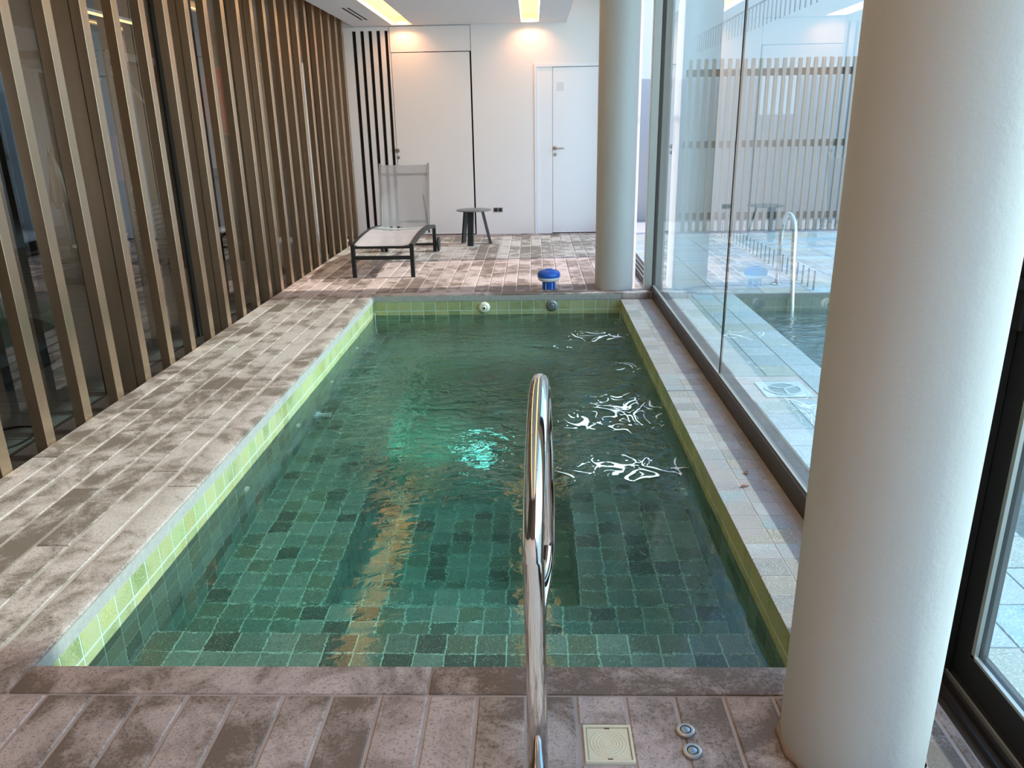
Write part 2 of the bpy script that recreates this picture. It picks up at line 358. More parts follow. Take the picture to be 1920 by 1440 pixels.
def bench(name, label, x0, x1, y0, y1):
    o = shell(name, label, [(x0, x1, y0, y1, -1.45, ZB - G)])
    nu = max(1, round((x1 - x0) / .1045)); nv = max(1, round((y1 - y0) / .1035))
    lay(o, 'bench_tile', (x0, y0, ZB), (1, 0, 0), (0, 1, 0), grid(0, x1 - x0, nu, 0, y1 - y0, nv), .003, .005, .001, M_tile, key=lambda c: c[2]); return o
bench('floor_bench_left', 'underwater bench of green tiles along the left side of the pool', PX0, QX0, QY0, QY1)
bench('floor_bench_right', 'underwater bench of green tiles along the right side of the pool', QX1, PX1, QY0, QY1)
bench('floor_bench_near', 'underwater ledge of green tiles below the entry step', PX0, PX1, 2.32, QY0)
bench('floor_bench_far', 'underwater bench of green tiles at the far end of the pool', PX0, PX1, QY1, PY1)
nqx, nqy = 10, 26
pit = shell('floor_pool_pit', 'deep middle of the pool, lit teal from below', [(QX0, QX1, QY0, QY1, -1.5, ZP - G)])
lay(pit, 'pit_tile', (QX0, 0, ZP), (1, 0, 0), (0, 1, 0), [c for c in grid(0, QX1 - QX0, nqx, 3.02, QY1, nqy)], .003, .005, .001, M_tile, key=lambda c: c[2])
lg = shell('floor_pit_ledge', 'lower entry step inside the deep middle of the pool', [(QX0, QX1, QY0, 3.02, ZP, ZP2 - G)])
lay(lg, 'ledge_tile', (QX0, 0, ZP2), (1, 0, 0), (0, 1, 0), grid(0, QX1 - QX0, nqx, QY0, 3.02, 3), .003, .005, .001, M_tile)
for nm, lab, O, U, L_, n in (('wall_pit_left', 'left side of the deep pool middle, teal in the lamp light', (QX0, QY0, ZP), (0, 1, 0), QY1 - QY0, 29),
                             ('wall_pit_right', 'right side of the deep pool middle, in shade', (QX1, QY1, ZP), (0, -1, 0), QY1 - QY0, 29),
                             ('wall_pit_far', 'far side of the deep pool middle', (QX0, QY1, ZP), (1, 0, 0), QX1 - QX0, 10)):
    e_ = tag(obj(nm, B(*{'wall_pit_left': (QX0 - .01, QX0 + .0005, QY0, QY1, ZP, ZB - .004), 'wall_pit_right': (QX1 - .0005, QX1 + .01, QY0, QY1, ZP, ZB - .004), 'wall_pit_far': (QX0, QX1, QY1 - .0005, QY1 + .01, ZP, ZB - .004)}[nm]), M_pgrout), lab, 'pool', kind='structure')
    Nn = Vector(U).cross(Vector((0, 0, 1)))
    lay(e_, 'pit_wall_tile', Vector(O) + Nn * .004, U, (0, 0, 1), grid(0, L_, n, 0, ZB - ZP - .004, 5), .003, .005, .001, M_tile)
# ---- water
bm = B(PX0 - .03, PX1 + .03, PY0 - .03, PY1 + .03, -1.45, ZW)
tag(obj('pool_water', bm, M_water), 'clear green water of the indoor pool, rippled by jets at the right', 'water', kind='structure')

# ---- ledge on the right of the pool
lw = tag(obj('trim_1', B(PX1 + .004, GX + .02, PY0, PY1, -.16, -.0562), M_grout), 'pale tiled ledge between the pool and the glass wall', 'ledge', kind='structure')
lay(lw, 'ledge_tile', (0, 0, -.055), (1, 0, 0), (0, 1, 0), [(a, b, PY0 + j * dy, PY0 + (j + 1) * dy) for j in range(ny) for a, b in ((PX1 - .003, .85), (.85, .954), (.954, GX))], .004, .0035, .0012, M_ltile)

# ---- ceiling
bm = BM(); CX0, CX1 = -2.19, .43
S1, S2, SY0, SY1 = (-1.70, -1.45), (-.125, .09), -2.3, 10.25
for a, b in ((S1[1], S2[0]), (S2[1], CX1)): box(bm, a, b, -2.6, YB, ZC, ZC + .12)
VX0, VX1, VY0, VY1 = -1.985, -1.875, 8.76, 9.77
box(bm, CX0, VX0, -2.6, YB, ZC, ZC + .12); box(bm, VX1, S1[0], -2.6, YB, ZC, ZC + .12)
box(bm, VX0, VX1, -2.6, VY0, ZC, ZC + .12); box(bm, VX0, VX1, VY1, YB, ZC, ZC + .12)
for a, b in (S1, S2): box(bm, a, b, SY1, YB, ZC, ZC + .12); box(bm, a, b, -2.6, SY0, ZC, ZC + .12)
tag(obj('ceiling', bm, M_ceil), 'lowered white ceiling panel with two long light slots', 'ceiling', kind='structure')
tag(obj('ceiling_upper', B(-2.62, 1.35, -2.6, YB + .1, 2.9, 3.05), M_ceil), 'higher white ceiling strip above the glass wall', 'ceiling', kind='structure')
v = tag(obj('ceiling_vent', B(VX0, VX1, VY0, VY1, ZC + .002, ZC + .06), M_black), 'narrow two-slot air vent in the ceiling by the slatted wall', 'vent')  # black plate right behind the bars, in place of shade in the slots
for a, b in ((VX0, VX0 + .012), (-1.94, -1.917), (VX1 - .012, VX1)): obj('vent_bar', B(a, b, VY0, VY1, ZC - .001, ZC + .0025), M_ceil, v)
for k, ((a, b), lab) in enumerate(((S1, 'long warm light trough in the ceiling above the lounger'), (S2, 'long warm light trough in the ceiling in front of the white door'))):
    t = empty('ceiling_light', ((a + b) / 2, (SY0 + SY1) / 2, ZC + .12)); tag(t, lab, 'light')
    O = t.location
    def loc(x0, x1, y0, y1, z0, z1): return B(x0 - O.x, x1 - O.x, y0 - O.y, y1 - O.y, z0 - O.z, z1 - O.z)
    obj('trough', (lambda bm: [box(bm, a - O.x - .01, a - O.x, SY0 - O.y, SY1 - O.y, 0.0, .02), box(bm, b - O.x, b - O.x + .01, SY0 - O.y, SY1 - O.y, 0.0, .02), bm][-1])(BM()), M_ceil, t)
    obj('diffuser', loc(a, b, SY0, SY1, ZC + .095, ZC + .105), M_warm, t)
    obj('led_strip', loc(a, a + .012, SY0, SY1, ZC + .02, ZC + .028), M_warmedge, t); obj('led_strip', loc(b - .012, b, SY0, SY1, ZC + .02, ZC + .028), M_warmedge, t)
    ld = bpy.data.lights.new('wall_washer', 'SPOT'); ld.energy = 9; ld.color = (1, .43, .24); ld.spot_size = math.radians(125); ld.spot_blend = .9; ld.shadow_soft_size = .02
    lo = bpy.data.objects.new('wall_washer', ld); COL.objects.link(lo); lo.location = ((a + b) / 2, 10.17, ZC + .06); lo.rotation_euler = (math.radians(14), 0, 0)

# ---- back wall
tag(obj('wall_back_shade_sheet', B(-2.62, 1.35, YB + .06, YB + .1, -.05, 2.95), M_black), 'black sheet in place of the shade behind the flush panels of the back wall', 'wall', kind='structure')  # black sheet put in for the shade in the panel gaps
bm = BM(); wx = .03
box(bm, -.750, wx, YB, YB + .05, 0, 2.9); box(bm, wx, .90, YB, YB + .05, 2.088, 2.9); box(bm, .90, 1.35, YB, YB + .05, 0, 2.9); box(bm, -2.62, -.75, YB, YB + .05, 2.553, 2.9)
tag(obj('wall_back', bm, M_white), 'white end wall lit warm under the ceiling', 'wall', kind='structure')
lv = tag(obj('wall_back_louvre', (lambda bm: [box(bm, -2.62, -2.222, YB, YB + .05, 0, 2.549), box(bm, -2.222, -1.775, YB, YB + .05, 2.505, 2.549), box(bm, -2.222, -1.775, YB, YB + .05, 0, .03), bm][-1])(BM()), M_white), 'white panel with five tall dark slots beside the slatted wall', 'panel', kind='structure')
for k in range(5):
    x = -2.219 + .1005 * k + .047; obj('slat', B(x, x + .0535 if k < 4 else -1.775, YB, YB + .05, .03, 2.505), M_white, lv)
tag(obj('wall_back_transom', B(-1.760, -.756, YB, YB + .045, 2.256, 2.547), M_white), 'square white panel above the flush door', 'panel', kind='structure')
d1 = tag(obj('door_1', B(-1.748, -.772, YB, YB + .045, .012, 2.246, bev=.002), M_white), 'flush white door without frame, behind the lounger', 'door', kind='structure')
tag(obj('trim_2', B(-1.772, -1.7535, YB, YB + .05, 0, 2.549), M_white), 'narrow white strip between louvre panel and flush door', 'trim', kind='structure')
def disc(name, m, parent, x, z, r, d=.012, y=YB, seg=24):
    return obj(name, rings(BM(), [(r, 0), (r, d * .8), (r * .9, d)], seg=seg, M=T(x, y, z) @ RX(90)), m, parent, smooth=35)
k_ = disc('knob', M_satin, d1, -1.738, 1.085, .027, .03); disc('lock_rosette', M_satin, d1, -1.733, .998, .021, .008)
d2 = tag(obj('door_2', B(.262, .86, YB + .002, YB + .042, .012, 2.046, bev=.002), M_door), 'white door with a lever handle beside the far pillar', 'door', kind='structure')
obj('side_panel', B(.062, .258, YB + .004, YB + .045, .0, 2.05), M_door, d2)
bm = BM(); box(bm, wx, .06, YB - .012, YB + .05, 0, 2.09); box(bm, .06, .90, YB - .012, YB + .05, 2.052, 2.09); box(bm, .865, .90, YB - .012, YB + .05, 0, 2.052)
obj('door_frame', bm, M_door, d2)
hd = disc('handle', M_satin, d2, .292, 1.081, .026, .01, YB + .002)
obj('lever', tube(BM(), spline([(.292, YB, 1.081), (.292, YB - .045, 1.081), (.30, YB - .055, 1.081), (.405, YB - .055, 1.079)], 5), .0095, 10), M_satin, hd, smooth=True)
disc('lock_rosette', M_satin, d2, .292, 1.002, .022, .008, YB + .002)
obj('plaque', B(.31, .40, YB, YB + .003, 1.77, 1.87), simple('clear_plaque', (.78, .78, .80), .15), d2)
so = empty('wall_socket', (-.458, YB, .316)); tag(so, 'small grey socket plate low on the white wall beside the side table', 'socket')
obj('plate', B(-.062, .062, -.009, 0, -.032, .032, bev=.003), simple('socket_plate', (.42, .41, .39), .5), so)
for x in (-.03, .028): obj('socket_insert', B(x - .024, x + .024, -.011, -.008, -.022, .022), M_dark, so)

# ---- remaining room shell, behind the camera
tag(obj('wall_front', B(-2.62, 1.35, -2.65, -2.6, -.2, 2.95), simple('brown_wall', (.10, .07, .05), .6)), 'dark brown wall behind the camera', 'wall', kind='structure')

# ---- slatted screen
scr = empty('slat_screen', (DX0, 3.245, 0)); tag(scr, 'screen of tall bronze metal slats along the left side of the deck', 'screen')
sm = B(-.058, -.002, 0, .067, -.06, 2.74, bev=.0015); me = bpy.data.meshes.new('slat'); sm.to_mesh(me); sm.free(); me.materials.append(M_bronze)
for k in range(-9, 23):
    if 3.245 + .3215 * k + .067 > YB: break
    o = bpy.data.objects.new('slat', me); o.parent = scr; o.location = (0, .3215 * k, 0); o.rotation_euler = (0, 0, random.gauss(0, .004)); COL.objects.link(o)
obj('top_rail', B(-.05, -.006, -3.0, YB - 3.245, 2.74, 2.78), M_brown, scr)
# glazing behind the slats
XG2 = -2.475
w2 = tag(obj('window_1', B(XG2 - .03, DX0 - .0, -2.6, YB, -.16, -.07), M_brown), 'glass wall of the gym behind the slatted screen', 'window', kind='structure')
for k in range(-5, 6):
    y = 3.245 + .3215 * (3 + 4 * k) - .018
    if -2.5 < y < YB - .1:
        obj('mullion', B(XG2 + .006, DX0 - .062, y + .018, y + .07, -.07, 2.9), M_bronze, w2)
        obj('gasket', B(XG2 - .02, XG2 + .006, y - .02, y + .07, -.07, 2.9), M_black, w2)
        y1 = y + .3215 * 4
        obj('pane', B(XG2 - .010, XG2 - .002, y + .07, min(y1, YB), -.07, 2.9), M_gglass, w2)

# ---- glass wall on the right
w1 = tag(obj('window_2', B(GX, 1.095, 1.98, 6.60, -.16, .035, bev=.003), M_brown), 'frameless glass wall on a dark sill between the pool and the terrace', 'window', kind='structure')
obj('sill_cap', B(GX + .012, GX + .022, 1.98, 6.60, .035, .043), M_alu, w1)
obj('pane', B(1.035, 1.043, 4.14, 6.60, .03, 2.9), M_glass, w1); obj('pane', B(1.035, 1.043, 1.98, 4.125, .03, 2.9), M_glass, w1)
obj('joint', B(1.034, 1.044, 4.125, 4.14, .03, 2.9), M_black, w1)
obj('head_frame', B(1.0, 1.1, 1.9, 6.66, 2.86, 2.9), M_dark, w1)
tag(obj('trim_3', B(.955, 1.02, 6.60, 6.67, -.0, 2.9, bev=.003), M_alu), 'grey metal post at the far end of the glass wall', 'post', kind='structure')
tag(obj('trim_4', B(1.021, 1.10, 6.60, 6.69, -.05, 2.9), M_brown), 'brown post edge behind the grey metal post', 'post', kind='structure')
# far sliding window beyond the round pillar
w3 = tag(obj('window_3', B(.98, 1.12, 6.70, YB, -.05, .02), M_brown), 'sliding glass door past the far pillar', 'window', kind='structure')
for x in (1.0, 1.035, 1.07): obj('track_rail', B(x, x + .007, 6.70, YB, .02, .038), M_alu, w3)
obj('leaf_frame', (lambda bm: [box(bm, 1.05, 1.09, 8.40, 8.48, .04, 2.86), box(bm, 1.05, 1.09, 8.48, 10.28, .04, .15), box(bm, 1.05, 1.09, 10.2, 10.28, .15, 2.86), bm][-1])(BM()), M_dark, w3)
obj('pane', B(1.066, 1.074, 8.48, 10.20, .15, 2.86), M_glass, w3)
obj('frame', B(1.0, 1.12, YB - .06, YB, .02, 2.9), M_alu, w3)
obj('lintel', B(1.0, 1.12, 6.70, YB - .06, 2.78, 2.9), M_alu, w3)
# near sliding door
d3 = tag(obj('door_3', B(1.0, 1.14, -2.6, 1.98, -.16, -.001), M_brown), 'dark framed sliding glass door at the right of the big pillar', 'door', kind='structure')
for x in (1.015, 1.045, 1.135): obj('track_rail', B(x, x + .006, -2.6, 1.98, -.001, .016), M_dark, d3)
obj('track_rail', B(1.068, 1.073, -2.6, 1.98, -.001, .012), M_alu, d3)
obj('post', B(1.0, 1.16, 1.78, 1.98, 0, 2.9, bev=.003), M_dark, d3)
obj('post', B(1.03, 1.085, 1.70, 1.78, 0, 2.9, bev=.003), M_dark, d3)
bm = BM(); box(bm, 1.085, 1.125, 1.628, 1.76, .012, 2.86, .003); box(bm, 1.085, 1.125, -.2, 1.63, .012, .105, .003); obj('leaf_frame', bm, M_dark, d3)
bm = BM(); box(bm, 1.080, 1.09, 1.615, 1.628, .105, 2.86); box(bm, 1.080, 1.09, -.1, 1.628, .105, .113); obj('glass_highlight_strip', bm, M_alu, d3)  # pale strip along the glass edge, drawn for its highlight
obj('pane', B(1.100, 1.108, -.2, 1.628, .105, 2.86), M_glass, d3)
obj('latch', (lambda bm: [box(bm, 1.060, 1.085, 1.66, 1.705, .93, 1.06, .004), box(bm, 1.03, 1.062, 1.668, 1.69, 1.02, 1.045, .004), bm][-1])(BM()), M_black, d3)

# ---- pillars
def pillar(name, x, y, r, lab, z0=0):
    prof = [(r * (1 + .0015 * math.sin(z * 9.1)), z) for z in [z0 + (2.9 - z0) * i / 40 for i in range(41)]]
    return tag(obj(name, rings(BM(), prof, (x, y, 0), 96, False, False), M_pillar, smooth=True), lab, 'pillar', kind='structure')
p1 = pillar('pillar', .724, 1.446, .154, 'big round plastered pillar close to the camera at the right')
bm = rings(BM(), [(.156, 0), (.162, .004), (.158, .012), (.154, .016)], (.724, 1.446, 0), 64, False, False)
for v_ in bm.verts:
    d_ = mnoise.noise(v_.co * 40) * .008; c_ = Vector((.724, 1.446, v_.co.z)); v_.co += (v_.co - c_).normalized() * d_
obj('mortar_ring', bm, simple('mortar', (.30, .22, .17), .8), p1, smooth=True)
p2 = pillar('pillar', .72, 6.78, .175, 'round plastered pillar standing on the far coping')

# ================================================================== TERRACE OUTSIDE
ter = tag(obj('ground', (lambda bm: [box(bm, 1.14, 1.68, -2.6, 6.45, -.3, -.004), box(bm, 1.14, 8.0, 6.45, 12.5, -.3, -.004), bm][-1])(BM()), M_grout), 'pale tiled terrace outside the glass wall', 'terrace', kind='structure')
cells = [(1.14 + .18 * i, 1.14 + .18 * (i + 1), 0.4 + .2 * j, .4 + .2 * (j + 1)) for i in range(3) for j in range(30)] + \
        [(1.14 + .4 * i, 1.14 + .4 * (i + 1), 6.45 + .2 * j, 6.45 + .2 * (j + 1)) for i in range(8) for j in range(18)]
cells = [c for c in cells if not (c[0] < 1.49 and c[1] > 1.2 and c[2] < 4.09 and c[3] > 3.84)]
lay(ter, 'terrace_tile', (0, 0, 0), (1, 0, 0), (0, 1, 0), cells, .004, .005, .0015, M_otile)
tag(obj('floor_outdoor_pool', (lambda bm: [box(bm, 1.68, 8, -2.6, 6.45, -1.2, -1.1), box(bm, 1.66, 1.684, -2.6, 6.45, -1.2, -.01), box(bm, 1.68, 8, 6.446, 6.47, -1.2, -.01), bm][-1])(BM()), M_tile), 'green tiled basin of the outdoor pool', 'pool', kind='structure')
tag(obj('outdoor_water', B(1.685, 8, -2.6, 6.445, -.14, -.138), M_water), 'green water of the outdoor pool beyond the glass', 'water', kind='structure')
tag(obj('wall_terrace', (lambda bm: [box(bm, 1.2, 3.15, 11.6, 11.7, 0, 1.95), box(bm, 3.75, 9.0, 11.6, 11.7, 0, 1.95), box(bm, 3.15, 3.75, 11.6, 11.7, 0, 1.45), bm][-1])(BM()), simple('grey_render', (.42, .42, .41), .8)), 'low grey wall behind the terrace fence', 'wall', kind='structure')
fe = empty('terrace_fence', (1.95, 10.35, 0)); tag(fe, 'fence of upright brown slats at the far end of the terrace', 'fence')
me = bpy.data.meshes.new('slat'); b_ = B(0, .043, -.02, .02, 0, 2.1); b_.to_mesh(me); b_.free(); me.materials.append(simple('fence_wood', (.30, .22, .165), .6))
for k in range(40):
    o = bpy.data.objects.new('slat', me); o.parent = fe; o.location = (.0958 * k, random.uniform(-.004, .004), random.uniform(-.004, .004)); o.rotation_euler = (random.gauss(0, .002), 0, 0); COL.objects.link(o)
for z in (1.90, 1.05, .15): obj('rail', B(-.02, 3.9, .025, .06, z, z + .085), M_dark if z > 1.5 else M_brown, fe)
# rows of short fins over and under the terrace glazing line
can = empty('fin_row', (2.38, 6.5, 2.3)); tag(can, 'row of short thin fins hanging high over the terrace', 'fins')
obj('beam', B(-.006, .006, -2.5, 6.0, .225, .24), simple('pale_beam', (.30, .32, .33), .6), can)
me = bpy.data.meshes.new('fin'); b_ = B(-.003, .003, 0, .026, 0, .225); b_.to_mesh(me); b_.free(); me.materials.append(simple('grey_fin', (.25, .27, .27), .5))
for k in range(56):
    o = bpy.data.objects.new('fin', me); o.parent = can; o.location = (0, -2.4 + .145 * k, 0); COL.objects.link(o)
lowf = empty('fin_row', (2.38, 6.5, 0)); tag(lowf, 'row of short thin uprights standing on the terrace by the outdoor pool', 'fins')
me = bpy.data.meshes.new('fin'); b_ = B(-.003, .003, 0, .026, -.003, .165); b_.to_mesh(me); b_.free(); me.materials.append(bpy.data.materials['grey_fin'])
for k in range(24):
    o = bpy.data.objects.new('fin', me); o.parent = lowf; o.location = (0, .02 + .145 * k, 0); COL.objects.link(o)
# outdoor rail
orl = empty('pool_handrail', (2.15, 6.79, 0)); tag(orl, 'chrome handrail of the outdoor pool beyond the glass', 'handrail')
pts = [(0, 0, 0), (0, 0, .42)] + [(0, -.17 + .17 * math.cos(a), .46 + .17 * math.sin(a)) for a in [PI * i / 12 for i in range(13)]] + [(0, -.36, .3), (.01, -.42, -.1), (.02, -.46, -.8)]
obj('rail', tube(BM(), pts, .021, 16), M_steel, orl, smooth=True)
obj('base_flange', rings(BM(), [(.05, 0), (.05, .008), (.03, .02)], seg=24), M_steel, orl, smooth=35)
# skimmer lid outside
sk = empty('skimmer_lid', (1.345, 3.965, -.002)); tag(sk, 'square frame with a round spoked lid set in the terrace outside', 'lid')
M_lid = simple('lid_white', (.46, .50, .49), .5)
obj('frame', (lambda bm: [box(bm, -.125, .125, -.125, .125, 0, .003), bm][-1])(BM()), M_lid, sk)
obj('lid', rings(BM(), [(.10, .003), (.10, .007), (.085, .007), (.085, .0045)], seg=40, cap0=False, cap1=False), M_lid, sk)
obj('plate', rings(BM(), [(.085, .0032), (.085, .0045)], seg=40), simple('lid_grey', (.24, .29, .28), .6), sk)
for a in (30, 150, 270): obj('spoke', box(BM(), 0, .088, -.007, .007, .0045, .008, M=RZ(a)), M_lid, sk)

s = N('added_facade_plaster'); M_fac = s.bsdf(Base__Color=s.mix(s.noise(.7, s.pos(), 5, .6), (.36, .37, .37), (.44, .45, .45)), Roughness=.8)
fc = tag(obj('wall_added_facade', (lambda bm: [box(bm, 1.3, 6.2, 14.5, 14.8, 0, 7.5), box(bm, 6.2, 11.0, 14.6, 14.9, 0, 7.5), bm][-1])(BM()), M_fac), 'pale plastered facade added beyond the terrace fence in front of the overbright sky', 'building', kind='structure')  # guessed building, added to tone down the overbright sky above the fence
# ================================================================== THINGS ON THE DECK
# ---- handrail in front
hr = empty('pool_handrail', (.002, 1.318, 0)); tag(hr, 'polished steel pool handrail rising from the near deck over the water', 'handrail')
r_ = .0215
pts = [(0, 0, 0), (-.003, 0, .3), (-.007, 0, .57)]
for i in range(17):
    a = PI - PI * i / 16; pts.append((-.009 + .034 * i / 16, .262 + .262 * math.cos(a), .575 + .262 * math.sin(a)))
pts += spline([(.026, .524, .50), (.029, .524, .40), (.029, .515, .30), (.018, .47, .228), (.004, .38, .192), (-.004, .22, .17), (-.003, .006, .15)], 8)
obj('rail', tube(BM(), pts, r_, 24), M_steel, hr, smooth=True)
obj('base_flange', rings(BM(), [(.045, 0), (.045, .006), (.024, .014)], seg=32), M_steel, hr, smooth=35)
# ---- drain cover
dr = empty('drain_cover', (.167, 1.447, 0)); tag(dr, 'square cream plastic drain cover with raised rings, in the near deck', 'drain cover')
M_cream = simple('cream_plastic', (.74, .69, .50), .45)
bm = BM(); w = .057
for a in ((-w, w, -w, -w + .006), (-w, w, w - .006, w), (-w, -w + .006, -w + .006, w - .006), (w - .006, w, -w + .006, w - .006)): box(bm, *a, -.01, .003)
obj('frame', bm, M_cream, dr); obj('plate', B(-.0495, .0495, -.0495, .0495, -.01, .0005, bev=.002), M_cream, dr)
for k, rr in enumerate((.012, .0195, .027, .0345, .042)):
    obj('ring', rings(BM(), [(rr - .0017, .0004), (rr - .001, .0016), (rr + .001, .0016), (rr + .0017, .0004)], seg=40, cap0=False, cap1=False), M_cream, dr, smooth=True)
for y in (-.047, .047): obj('finger_slot', B(-.006, .006, y - .0015, y + .0015, .0006, .0012), M_brown, dr)
# ---- pneumatic buttons
for k, (x, y, lab) in enumerate(((.353, 1.485, 'round steel push button in the deck, the one nearer the pool'), (.357, 1.421, 'round steel push button in the deck, the one farther from the pool'))):
    b_ = empty('push_button', (x, y, 0)); tag(b_, lab, 'button', 'steel push buttons beside the drain cover'); b_.rotation_euler = (.02 * k, -.02, k)
    obj('ring', rings(BM(), [(.0225, 0), (.0235, .003), (.022, .007), (.018, .009), (.0135, .008), (.013, .004)], seg=40, cap1=False), M_satin, b_, smooth=40)
    obj('gasket', rings(BM(), [(.0131, .003), (.0131, .0045)], seg=32), M_black, b_)
    obj('button_cap', rings(BM(), [(.0112, .004), (.011, .0075), (.009, .0085), (.003, .0087)], seg=32), simple('blue_steel', (.30, .36, .42), .3, .9), b_, smooth=40)
# ---- jets and fittings
def jet(name, m, x, y, z, r, d, lab, grp, rot, dark=True, m2=None):
    t = empty(name, (x, y, z)); t.rotation_euler = rot; tag(t, lab, 'fitting', grp)
    obj('flange', rings(BM(), [(r, 0), (r * 1.0, d * .35), (r * .86, d * .8), (r * .6, d), (r * .45, d * .85)], seg=32, cap1=False), m, t, smooth=40)
    obj('nozzle', rings(BM(), [(r * .46, d * .5), (r * .44, d * 1.0), (r * .26, d * 1.25), (r * .2, d * 1.2)], seg=24), m2 or m, t, smooth=40)
    if dark: obj('opening', rings(BM(), [(r * .16, d * 1.2), (r * .16, d * 1.29)], seg=16), M_black, t)
    return t
M_cpl = simple('ivory_plastic', (.76, .74, .60), .4); M_gpl = simple('grey_plastic', (.16, .18, .18), .4); M_wpl = simple('white_plastic', (.78, .84, .80), .4)
FY = (math.radians(90), 0, 0)
jet('pool_inlet', M_cpl, -.426, PY1, -.112, .050, .03, 'round ivory inlet fitting in the far pool wall above the water', 'fittings in the far pool wall', FY)
jet('pool_inlet', M_gpl, .157, PY1, -.102, .050, .03, 'round dark grey fitting in the far pool wall above the water', 'fittings in the far pool wall', FY, False)
LX = (0, math.radians(90), 0); RXr = (0, math.radians(-90), 0)
for y, z, o_ in ((3.289, -.345, 'nearest the camera'), (4.139, -.40, 'second from the camera'), (4.93, -.42, 'third from the camera'), (5.74, -.43, 'farthest from the camera')):
    jet('jet_nozzle', M_wpl, PX0, y, z, .024, .014, 'small white underwater jet in the left pool wall, ' + o_, 'jets in the left pool wall', LX)
vn = jet('vacuum_fitting', M_wpl, PX0, 4.50, -.60, .034, .03, 'white fitting with a protruding spout low in the left pool wall', None, LX, False)
obj('spout', rings(BM(), [(.017, .02), (.017, .085), (.021, .087), (.021, .10), (.014, .10)], seg=24), M_wpl, vn, smooth=40)
for y, z, o_ in ((3.49, -.60, 'nearer the camera'), (4.36, -.64, 'farther from the camera')):
    jet('jet_nozzle', M_wpl, PX1, y, z, .032, .02, 'white underwater jet in the right pool wall, ' + o_, 'jets in the right pool wall', RXr)
# ---- underwater lamp in the pit floor
ul = empty('pool_lamp', (-.36, 4.66, ZP)); tag(ul, 'round underwater lamp glowing cyan on the pool floor', 'lamp')
obj('rim', rings(BM(), [(.11, 0), (.11, .012), (.09, .018), (.08, .012)], seg=40, cap1=False), M_satin, ul, smooth=40)
obj('lens', rings(BM(), [(.08, .004), (.078, .012), (.05, .018), (.01, .02)], seg=32), emis('lamp_lens', (.30, 1.0, .90), 2.2), ul, smooth=True)
ld = bpy.data.lights.new('underwater_light', 'SPOT'); ld.spot_size = math.radians(112); ld.spot_blend = .6; ld.energy = 26; ld.color = (.22, 1.0, .88); ld.shadow_soft_size = .06
lo = bpy.data.objects.new('underwater_light', ld); COL.objects.link(lo); lo.location = (-.36, 4.66, ZP + .05); lo.rotation_euler = Vector((.8, -.38, -.42)).to_track_quat('Z', 'Y').to_euler()

# ---- floating chlorine dispenser
M_blue = simple('blue_plastic', (.012, .11, .50), .35); M_wp = simple('white_ribbed_plastic', (.78, .78, .76), .4)
fd = empty('chlorine_dispenser', (.135, 6.72, 0)); tag(fd, 'blue and white floating chlorine dispenser standing on the far coping', 'dispenser')
obj('cap', rings(BM(), [(.099, .108), (.101, .120), (.099, .138), (.088, .155), (.06, .168), (.03, .172), (.03, .178), (.0, .178)], seg=48, cap1=False), M_blue, fd, smooth=35)
obj('float_ring', rings(BM(), [(.055, .068), (.080, .074), (.093, .086), (.096, .098), (.094, .108)], seg=48), M_wp, fd, smooth=40)
obj('basket', rings(BM(), [(.047, 0), (.050, .004), (.053, .068)], seg=32), M_blue, fd, smooth=35)
for k in range(12):
    a = 30 * k; obj('rib', box(BM(), .047, .058, -.004, .004, .004, .060, M=RZ(a)), M_blue if k % 2 else simple('pale_blue_plastic', (.30, .45, .75), .4), fd)

# ---- side table
tb = empty('side_table', (-.714, 9.47, 0)); tag(tb, 'small round dark grey side table on three flat legs', 'table')
M_tab = simple('grey_table_metal', (.13, .13, .135), .35, .4); M_leg = simple('charcoal_metal', (.035, .04, .045), .4, .3)
obj('tabletop', rings(BM(), [(.208, .404), (.213, .407), (.213, .412), (.209, .414)], seg=64), M_tab, tb, smooth=35)
for (fx, fy, tx, ty) in ((-.145, .12, -.10, .06), (-.04, -.15, -.03, -.08), (.19, .05, .10, .03)):
    d_ = Vector((tx, ty)).normalized(); s_ = Vector((-d_.y, d_.x))
    bm = BM(); A = Vector((fx, fy, 0)); Bv = Vector((tx, ty, .404)); hw = .036; ht = .012
    vs = []
    for c in (A, Bv):
        for sa, sb in ((-1, -1), (1, -1), (1, 1), (-1, 1)): vs.append(bm.verts.new((c.x + s_.x * sa * hw + d_.x * sb * ht, c.y + s_.y * sa * hw + d_.y * sb * ht, c.z)))
    for f in ((3, 2, 1, 0), (4, 5, 6, 7), (0, 1, 5, 4), (1, 2, 6, 5), (2, 3, 7, 6), (3, 0, 4, 7)): bm.faces.new([vs[i] for i in f])
    obj('leg', bm, M_leg, tb)

# ---- sun lounger
ln = empty('sun_lounger', (-1.442, 7.36, 0)); tag(ln, 'black framed sun lounger with grey mesh fabric and raised back', 'sun lounger')
s = N('mesh_fabric'); P = s.pos()
wv = s.math('MULTIPLY', s.math('ADD', s.math('SINE', s.math('MULTIPLY', s.noise(1, P), 0.0)), 1.0), .5)
tr = s.n('BsdfTransparent', Color=(1, 1, 1)); df = s.n('BsdfDiffuse', Color=(.60, .59, .60)); tl = s.n('BsdfTranslucent', Color=(.42, .41, .42))
m1 = s.t.nodes.new('ShaderNodeMixShader'); m1.inputs[0].default_value = .35; s.t.links.new(df.outputs[0], m1.inputs[1]); s.t.links.new(tl.outputs[0], m1.inputs[2])
m2 = s.t.nodes.new('ShaderNodeMixShader'); m2.inputs[0].default_value = .76; s.t.links.new(tr.outputs[0], m2.inputs[1]); s.t.links.new(m1.outputs[0], m2.inputs[2])
M_mesh = s.end(m2.outputs[0])
